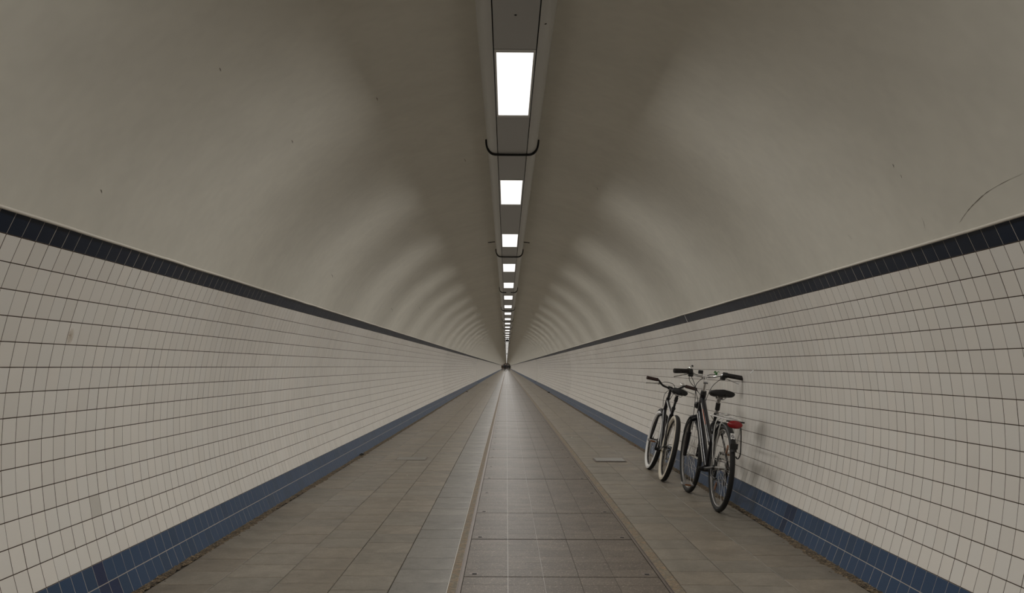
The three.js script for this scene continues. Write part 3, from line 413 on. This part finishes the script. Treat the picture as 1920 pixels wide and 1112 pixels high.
// -- the trekking bicycle with rack
{
  const b = thing('bicycle', 'black trekking bicycle with silver rear rack and red tail light leaning on tiles', 'bicycle');
  b.position.set(1.722, FLOOR, -7.507); b.rotation.set(0, 0.013, -0.105, 'YXZ');
  const rad = .358, WB = 1.15, bb = [0, .295, .485], ax = [0, rad, 0];
  const turn = 0.03;
  wheel(b, 'rear_wheel', 0, rad, { tyre: .021, rim: BM.rim, reflector: true });
  wheel(b, 'front_wheel', WB, rad, { tyre: .021, rim: BM.rim, turn });
  const ht0 = [0, .735, .955], ht1 = [0, .955, .870];
  const fr = mesh('frame', merge([
    rod(ht0, ht1, .028, .028, 16), rod([0, .775, .935], [0, .315, .505], .029, .026, 16), rod([0, .905, .885], [0, .520, .425], .024, .022, 16), rod(bb, [0, .770, .330], .018, .018, 14), rod([-.04, .295, .485], [.04, .295, .485], .024, .024, 16),
    ...[-1, 1].flatMap((s) => [tube([[s * .030, .295, .470], [s * .045, .315, .33], [s * .062, rad, .005]], .010, 10), tube([[s * .018, .720, .345], [s * .035, .66, .27], [s * .060, rad + .005, .0]], .009, 10)]), rod([-.05, .42, .15], [.05, .42, .15], .006)]), BM.paint, b);
  // white pinstripes widened into painted tube highlights, plus decal, along the two frame tubes
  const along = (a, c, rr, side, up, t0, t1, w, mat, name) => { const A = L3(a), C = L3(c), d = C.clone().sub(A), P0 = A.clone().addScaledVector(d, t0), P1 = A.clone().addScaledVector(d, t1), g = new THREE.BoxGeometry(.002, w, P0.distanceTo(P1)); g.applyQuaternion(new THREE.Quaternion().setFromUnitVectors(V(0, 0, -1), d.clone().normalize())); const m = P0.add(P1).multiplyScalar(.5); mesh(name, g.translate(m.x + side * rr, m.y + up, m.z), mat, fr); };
  along([0, .775, .935], [0, .315, .505], .0285, -1, .0, .03, .92, .016, BM.white, 'highlight_stripe'); along([0, .775, .935], [0, .315, .505], .0285, 1, 0, .03, .92, .016, BM.white, 'highlight_stripe');
  along([0, .905, .885], [0, .520, .425], .0235, -1, .0, .12, .95, .013, BM.white, 'highlight_stripe'); along([0, .905, .885], [0, .520, .425], .0235, -1, .016, .30, .62, .010, BM.orange, 'orange_decal');
  { const g = new TextGeometry('S', { font, size: .030, depth: .0015, curveSegments: 4 }); g.center(); g.rotateY(-Math.PI / 2).rotateX(.3); mesh('letter_mark', g.translate(-.031, .50, -.665), BM.white, fr); }
  mesh('head_badge', new RoundedBoxGeometry(.03, .035, .006, 2, .002).translate(0, .84, -.935), BM.alu, fr);
  // fork with telescopic legs, turned a touch with the bars
  const fork = mesh('fork', merge([rod([0, .735, .955], [0, .690, .972], .020), tube([[-.070, .700, .975], [0, .725, .968], [.070, .700, .975]], .027, 12)]), BM.paint, b);
  for (const s of [-1, 1]) { mesh('fork_leg', rod([s * .066, .57, 1.027], [s * .060, rad - .01, WB], .024, .017, 14), BM.paint, fork); mesh('stanchion', rod([s * .066, .700, .975], [s * .066, .56, 1.030], .014, .014, 12), BM.plastic, fork); mesh('brake_arm', rod([s * .055, .60, .985], [s * .045, .725, .985], .008), BM.alu, fork); }
  guard(b, 'front_mudguard', WB, rad, .75, 2.6, .027, BM.plastic);
  guard(b, 'rear_mudguard', 0, rad, .45, 2.55, .027, BM.plastic);
  { const st = new RoundedBoxGeometry(.034, .050, .003, 2, .001).rotateX(-.42); mesh('white_sticker', st.translate(0, .640, .262), BM.white, b); mesh('mud_flap', new RoundedBoxGeometry(.062, .045, .006, 2, .002).rotateX(.10).translate(0, .565, .330), BM.plastic, b);
    const q = new TextGeometry('G', { font, size: .026, depth: .001, curveSegments: 4 }); q.center(); mesh('sticker_mark', q.rotateX(-.42).translate(0, .640, .2645), BM.paint, b); }
  // rack
  const rk = mesh('rear_rack', merge([tube([[-.055, .775, .300], [-.062, .775, .10], [-.062, .772, -.22], [-.045, .770, -.285], [.045, .770, -.285], [.062, .772, -.22], [.062, .775, .10], [.055, .775, .300]], .0046, 60), rod([-.055, .775, .300], [.055, .775, .300], .005), rod([-.060, .775, .05], [.060, .775, .05], .004), rod([-.060, .773, -.13], [.060, .773, -.13], .004),
    ...[-1, 1].flatMap((s) => [tube([[s * .062, .773, .02], [s * .080, .70, .015], [s * .080, .46, .005], [s * .066, rad + .02, 0]], .0046, 24), tube([[s * .062, .773, -.17], [s * .082, .72, -.165], [s * .082, .58, -.10], [s * .068, rad + .03, -.005]], .0046, 24), rod([s * .055, .775, .300], [s * .02, .735, .330], .004)])]), BM.rackAlu, b);
  mesh('spring_clamp', tube([[-.035, .785, .17], [-.035, .80, .02], [0, .808, -.06], [.035, .80, .02], [.035, .785, .17]], .004, 40), BM.alu, rk);
  mesh('bungee_hook', tube([[.085, .72, -.17], [.098, .60, -.165], [.10, .48, -.155], [.085, .455, -.15], [.070, .475, -.15]], .005, 30), BM.plastic, rk);
  const tl = mesh('tail_light', new THREE.SphereGeometry(1, 24, 14).scale(.062, .032, .020).translate(0, .735, .300), BM.red, b); mesh('tail_light_back', new THREE.SphereGeometry(1, 20, 12).scale(.058, .029, .02).translate(0, .735, .292), BM.plastic, tl); mesh('tail_light_bracket', box(-.07, .078, .752, .764, .288, .294), BM.plastic, tl);
  // seat post and saddle
  mesh('seat_post', rod([0, .755, .334], [0, .930, .275], .0135, .0135, 14), BM.satin, b); mesh('post_sleeve', rod([0, .825, .310], [0, .885, .290], .020, .020, 14), BM.tyre, b); mesh('seat_collar', rod([0, .765, .331], [0, .795, .321], .022, .022, 14), BM.tyre, b);
  mesh('saddle_clamp', merge([rod([-.03, .935, .275], [.03, .935, .275], .014), rod([0, .905, .283], [0, .94, .272], .018)]), BM.satin, b);
  saddle(b, [0, .957, .245], .275, .222);
  // stem, bars, grips
  mesh('headset_cup', rod([0, .945, .874], [0, .975, .862], .030, .024, 16), BM.plastic, b); mesh('headset_cup', rod([0, .725, .958], [0, .740, .953], .030, .030, 16), BM.plastic, b);
  mesh('stem', merge([rod([0, .965, .866], [0, 1.065, .828], .0155, .0145, 14), rod([0, 1.055, .832], [0, 1.108, .905], .016, .015, 14), rod([-.022, 1.108, .905], [.022, 1.108, .905], .021, .021, 14), rod([-.02, 1.060, .832], [.02, 1.060, .832], .020, .020, 14)]), BM.chrome, b);
  const hb = mesh('handlebar', tube([[-.315, 1.128, .735], [-.20, 1.138, .775], [-.165, 1.142, .80], [-.075, 1.112, .895], [0, 1.108, .905], [.075, 1.112, .895], [.165, 1.142, .80], [.20, 1.138, .775], [.315, 1.128, .735]], .0105, 90, 10), BM.chrome, b);
  for (const s of [-1, 1]) {
    mesh('grip', merge([rod([s * .185, 1.139, .780], [s * .318, 1.128, .734], .021, .022, 16), new THREE.SphereGeometry(1, 16, 8).scale(.040, .009, .026).rotateY(-s * .34).translate(s * .285, 1.124, -.734)]), BM.grip, hb);
    mesh('gear_shifter', merge([rod([s * .145, 1.141, .795], [s * .186, 1.139, .780], .025, .025, 16), new RoundedBoxGeometry(.045, .040, .045, 2, .010).translate(s * .150, 1.112, -.805)]), BM.plastic, hb);
    mesh('brake_lever', merge([rod([s * .140, 1.135, .815], [s * .165, 1.118, .835], .011), tube([[s * .160, 1.118, .835], [s * .225, 1.098, .840], [s * .300, 1.075, .800]], .0055, 16)]), BM.alu, hb);
  }
  mesh('bell', merge([new THREE.SphereGeometry(.026, 18, 10, 0, Math.PI * 2, 0, Math.PI / 2).translate(-.150, 1.165, -.82), rod([-.150, 1.138, .82], [-.150, 1.165, .82], .012)]), BM.chrome, hb);
  mesh('bell_cap', new THREE.SphereGeometry(.010, 12, 8).translate(-.138, 1.191, -.82), BM.plastic, hb);
  mesh('cycle_computer', new RoundedBoxGeometry(.044, .034, .030, 2, .006).translate(-.040, 1.146, -.890), BM.plastic, hb);
  mesh('green_tie', (() => { const r = rng(12), l = []; for (let i = 0; i < 9; i++) { const a = r() * 6.28, e = [.105 + Math.cos(a) * .026, 1.135 + (r() - .4) * .05, .875 + Math.sin(a) * .026]; l.push(tube([[.105, 1.124, .875], [(e[0] + .105) / 2, e[1] + .008, (e[2] + .875) / 2], e], .0035, 6, 5)); } return merge(l); })(), BM.green, hb);
  mesh('cables', merge([tube([[-.155, 1.115, .84], [-.12, 1.05, .95], [-.03, .97, 1.00], [.02, .88, .97], [-.02, .78, .96]], .003, 40, 6), tube([[-.15, 1.12, .83], [-.05, 1.00, 1.02], [-.045, .86, .99], [-.05, .73, .98]], .003, 40, 6), tube([[.155, 1.115, .84], [.10, 1.02, .98], [.06, .92, .97], [.03, .80, .95]], .003, 40, 6), tube([[.15, 1.125, .83], [.06, 1.13, .96], [-.05, 1.02, .99], [-.03, .87, .93]], .003, 40, 6)]), BM.matt = BM.matt || std(lin(.012, .012, .012), .6), b);
  const hl = mesh('headlamp', merge([rod([-.012, .835, .960], [-.012, .835, 1.010], .028, .034, 18), rod([0, .735, .965], [-.012, .83, .975], .008)]), BM.plastic, b); mesh('headlamp_lens', rod([-.012, .835, 1.008], [-.012, .835, 1.014], .031, .033, 18), BM.glass, hl);
  crankset(b, bb, -1.15, .170, .090); chain(b, bb, ax, .092, .045);
  mesh('chain_guard', new THREE.TorusGeometry(.098, .008, 6, 40, 4.2).rotateY(Math.PI / 2).translate(.056, .295, -.485), BM.plastic, b);
  mesh('kickstand', tube([[-.05, .34, .10], [-.075, .30, .02], [-.085, .28, -.14], [-.085, .285, -.19]], .008, 16), BM.plastic, b);
  mesh('frame_lock', merge([new THREE.TorusGeometry(.062, .010, 8, 30, 5.2).rotateZ(-1.0).rotateX(-.3).translate(0, .665, -.24)]), BM.plastic, b);
}
// -- the whitewall bicycle
{
  const b = thing('bicycle', 'dark bicycle with cream whitewall tyres leaning on the tiles beyond the rack bicycle', 'bicycle');
  b.position.set(1.608, FLOOR, -9.494); b.rotation.set(0, -0.026, -0.232, 'YXZ');
  const rad = .352, WB = 1.075, bb = [0, .285, .455], ax = [0, rad, 0];
  wheel(b, 'rear_wheel', 0, rad, { tyre: .028, wall: BM.cream, rim: BM.rimDark, hub: BM.plastic });
  wheel(b, 'front_wheel', WB, rad, { tyre: .028, wall: BM.whitewall, rim: BM.rimDark, hub: BM.plastic, turn: 0.05 });
  const fr = mesh('frame', merge([rod([0, .690, .865], [0, .860, .802], .022, .022, 16), rod([0, .715, .855], [0, .300, .470], .021, .019, 16), rod([0, .835, .812], [0, .690, .330], .017, .016, 14), rod(bb, [0, .760, .295], .016, .016, 14), rod([-.036, .285, .455], [.036, .285, .455], .022),
    ...[-1, 1].flatMap((s) => [tube([[s * .028, .285, .44], [s * .042, .305, .30], [s * .060, rad, .004]], .009, 10), tube([[s * .016, .690, .322], [s * .034, .64, .25], [s * .058, rad + .004, 0]], .008, 10)])]), BM.paint, b);
  const along = (a, c, rr, t0, t1, w) => { const A = L3(a), C = L3(c), d = C.clone().sub(A), P0 = A.clone().addScaledVector(d, t0), P1 = A.clone().addScaledVector(d, t1), g = new THREE.BoxGeometry(.002, w, P0.distanceTo(P1)); g.applyQuaternion(new THREE.Quaternion().setFromUnitVectors(V(0, 0, -1), d.clone().normalize())); const m = P0.add(P1).multiplyScalar(.5); mesh('tube_highlight', g.translate(m.x - rr, m.y, m.z), BM.white, fr); };
  along([0, .715, .855], [0, .300, .470], .0205, .05, .95, .009); along([0, .835, .812], [0, .690, .330], .0165, .1, .9, .008);  // bright strips paint the highlight of the dark gloss tubes
  mesh('fork', merge([rod([0, .695, .862], [0, .660, .876], .018), tube([[-.052, .640, .885], [0, .672, .873], [.052, .640, .885]], .016, 12), ...[-1, 1].map((s) => tube([[s * .052, .640, .885], [s * .054, .50, .955], [s * .054, rad, WB]], .012, 14))]), BM.paint, b);
  guard(b, 'front_mudguard', WB, rad, .95, 2.3, .026, BM.plastic);
  mesh('seat_post', rod([0, .745, .300], [0, .905, .245], .013, .013, 14), BM.plastic, b); mesh('seat_collar', rod([0, .750, .298], [0, .772, .290], .021), BM.plastic, b); mesh('post_clamp', rod([0, .840, .268], [0, .885, .252], .020), BM.plastic, b);
  saddle(b, [0, .935, .185], .27, .175);
  mesh('stem', merge([rod([0, .855, .804], [0, .960, .766], .016), rod([0, .948, .77], [0, .975, .84], .015), rod([-.024, .975, .84], [.024, .975, .84], .021, .021, 14)]), BM.plastic, b);
  const hb = mesh('handlebar', tube([[-.285, 1.030, .790], [-.16, 1.035, .815], [-.085, .985, .84], [0, .975, .84], [.085, .985, .84], [.16, 1.035, .815], [.285, 1.030, .790]], .0115, 70, 10), BM.plastic, b);
  for (const s of [-1, 1]) { mesh('grip', rod([s * .160, 1.035, .814], [s * .292, 1.030, .789], .0195, .0195, 16), BM.gripRed, hb); mesh('brake_lever', merge([rod([s * .13, 1.010, .830], [s * .145, 1.000, .860], .012), tube([[s * .140, 1.000, .860], [s * .20, .985, .872], [s * .275, .972, .850]], .0055, 14)]), BM.alu, hb); mesh('lever_tip', new THREE.SphereGeometry(.009, 10, 8).translate(s * .277, .972, -.850), BM.alu, hb); }
  mesh('bell', merge([new THREE.SphereGeometry(.026, 18, 10, 0, Math.PI * 2, 0, Math.PI / 2).translate(.125, 1.040, -.83), rod([.125, 1.01, .83], [.125, 1.043, .83], .011)]), BM.alu, hb);
  mesh('cables', merge([tube([[-.14, .985, .84], [-.06, 1.03, .90], [.05, 1.02, .92], [.06, .93, .90], [.02, .82, .86]], .003, 40, 6), tube([[.14, .985, .84], [.06, .99, .92], [-.03, .90, .91], [-.03, .75, .87]], .003, 40, 6)]), BM.plastic, b);
  crankset(b, bb, 2.6, .165, .080); chain(b, bb, ax, .08, .04);
}

// ---------------------------------------------------------------- far-off walkers
function person(x, z, h, label, coat, trousers, stride, facing, bag) {
  const o = thing('person', label, 'person', undefined); o.position.set(x, FLOOR, -z); o.rotation.y = facing;
  const J = [], bone = (a, b, r0, r1, c) => J.push([V(...a), V(...b), r0, r1, c]);
  const S = .22 * stride;
  bone([0, 1.62, .01], [0, 1.70, 0], .085, .092, 3); bone([0, 1.45, 0], [0, 1.56, 0], .055, .055, 2);
  bone([0, 1.38, 0], [0, 1.02, 0], .165, .150, 0); bone([-.15, 1.40, 0], [.15, 1.40, 0], .085, .085, 0); bone([-.07, .95, 0], [.07, .95, 0], .13, .13, 0);
  for (const s of [-1, 1]) { const f = s * S; bone([s * .095, .90, 0], [s * .10, .50, f * .55 + .03], .090, .062, 1); bone([s * .10, .50, f * .55 + .03], [s * .10, .09, f - (f < 0 ? .05 : 0)], .062, .042, 1); bone([s * .10, .05, f - .04], [s * .105, .04, f + .14], .042, .036, 4); bone([s * .20, 1.38, 0], [s * .25, 1.10, -f * .5], .058, .046, 0); bone([s * .25, 1.10, -f * .5], [s * .24, .86, -f * .9 + .06], .044, .034, 0); bone([s * .24, .84, -f * .9 + .07], [s * .235, .75, -f * .9 + .10], .036, .026, 2); }
  const N = 72, mc = new MarchingCubes(N, new THREE.MeshBasicMaterial(), false, false, 60000), half = N / 2, k = .035; mc.isolation = 0;
  const ctr = V(0, .90, 0), sc = .96, p = V(0, 0, 0), ab = V(0, 0, 0), ap = V(0, 0, 0);
  const dist = (p, [a, b, r0, r1]) => { ab.subVectors(b, a); ap.subVectors(p, a); const t = Math.max(0, Math.min(1, ap.dot(ab) / ab.lengthSq())); return ap.addScaledVector(ab, -t).length() - (r0 + (r1 - r0) * t); };
  for (let zz = 0; zz < N; zz++) for (let yy = 0; yy < N; yy++) for (let xx = 0; xx < N; xx++) { p.set((xx - half) / half * sc, (yy - half) / half * sc + ctr.y, (zz - half) / half * sc); let d = 9; if (Math.abs(p.x) < .4 && Math.abs(p.z) < .5) for (const q of J) { const e = dist(p, q); const hh = Math.max(0, Math.min(1, .5 + .5 * (e - d) / k)); d = e * (1 - hh) + d * hh - k * hh * (1 - hh); } mc.field[xx + yy * N + zz * N * N] = -d; }
  mc.update(); const n = mc.count, pos = new Float32Array(n * 3), nor = mc.normalArray.slice(0, n * 3), col = new Float32Array(n * 3), cols = [coat, trousers, lin(.45, .28, .2), lin(.03, .022, .016), lin(.02, .02, .02)];
  for (let i = 0; i < n; i++) { p.set(mc.positionArray[3 * i] * sc, mc.positionArray[3 * i + 1] * sc + ctr.y, mc.positionArray[3 * i + 2] * sc); pos.set([p.x, p.y, p.z], 3 * i); let best = 9, c = 0; for (const q of J) { const e = dist(p, q); if (e < best) { best = e; c = q[4]; } } if (c === 3 && p.y < 1.68 && p.z > .02) c = 2; cols[c].toArray(col, 3 * i); }
  const g = new THREE.BufferGeometry(); g.setAttribute('position', new THREE.BufferAttribute(pos, 3)); g.setAttribute('normal', new THREE.BufferAttribute(nor, 3)); g.setAttribute('color', new THREE.BufferAttribute(col, 3));
  g.scale(h / 1.79, h / 1.79, h / 1.79); mesh('body', g, new THREE.MeshStandardMaterial({ vertexColors: true, roughness: .9 }), o);
  if (bag) mesh('backpack', new RoundedBoxGeometry(.32, .46, .18, 3, .06).translate(0, 1.24, -.23), std(lin(.012, .012, .014), .8), o);
}
person(-1.25, 258, 1.80, 'distant walker in brown coat at the edge of the far group', lin(.055, .035, .022), lin(.03, .02, .018), .6, 0.3, false);
person(-0.62, 240, 1.86, 'distant walker in black with a wide stride and backpack', lin(.008, .008, .012), lin(.008, .008, .01), 1.2, 3.1, true);
person(-0.20, 226, 1.93, 'tallest distant walker in dark clothes amid the far group', lin(.010, .009, .012), lin(.01, .01, .014), .8, 0.2, false);
person(0.34, 275, 1.82, 'distant walker in dark jacket beside the tallest one', lin(.012, .011, .016), lin(.02, .02, .03), .5, 2.8, false);
person(0.78, 250, 1.84, 'distant walker in black coat nearest the bicycle-side wall', lin(.008, .008, .008), lin(.01, .01, .012), .9, 3.3, true);

renderer.render(scene, camera);
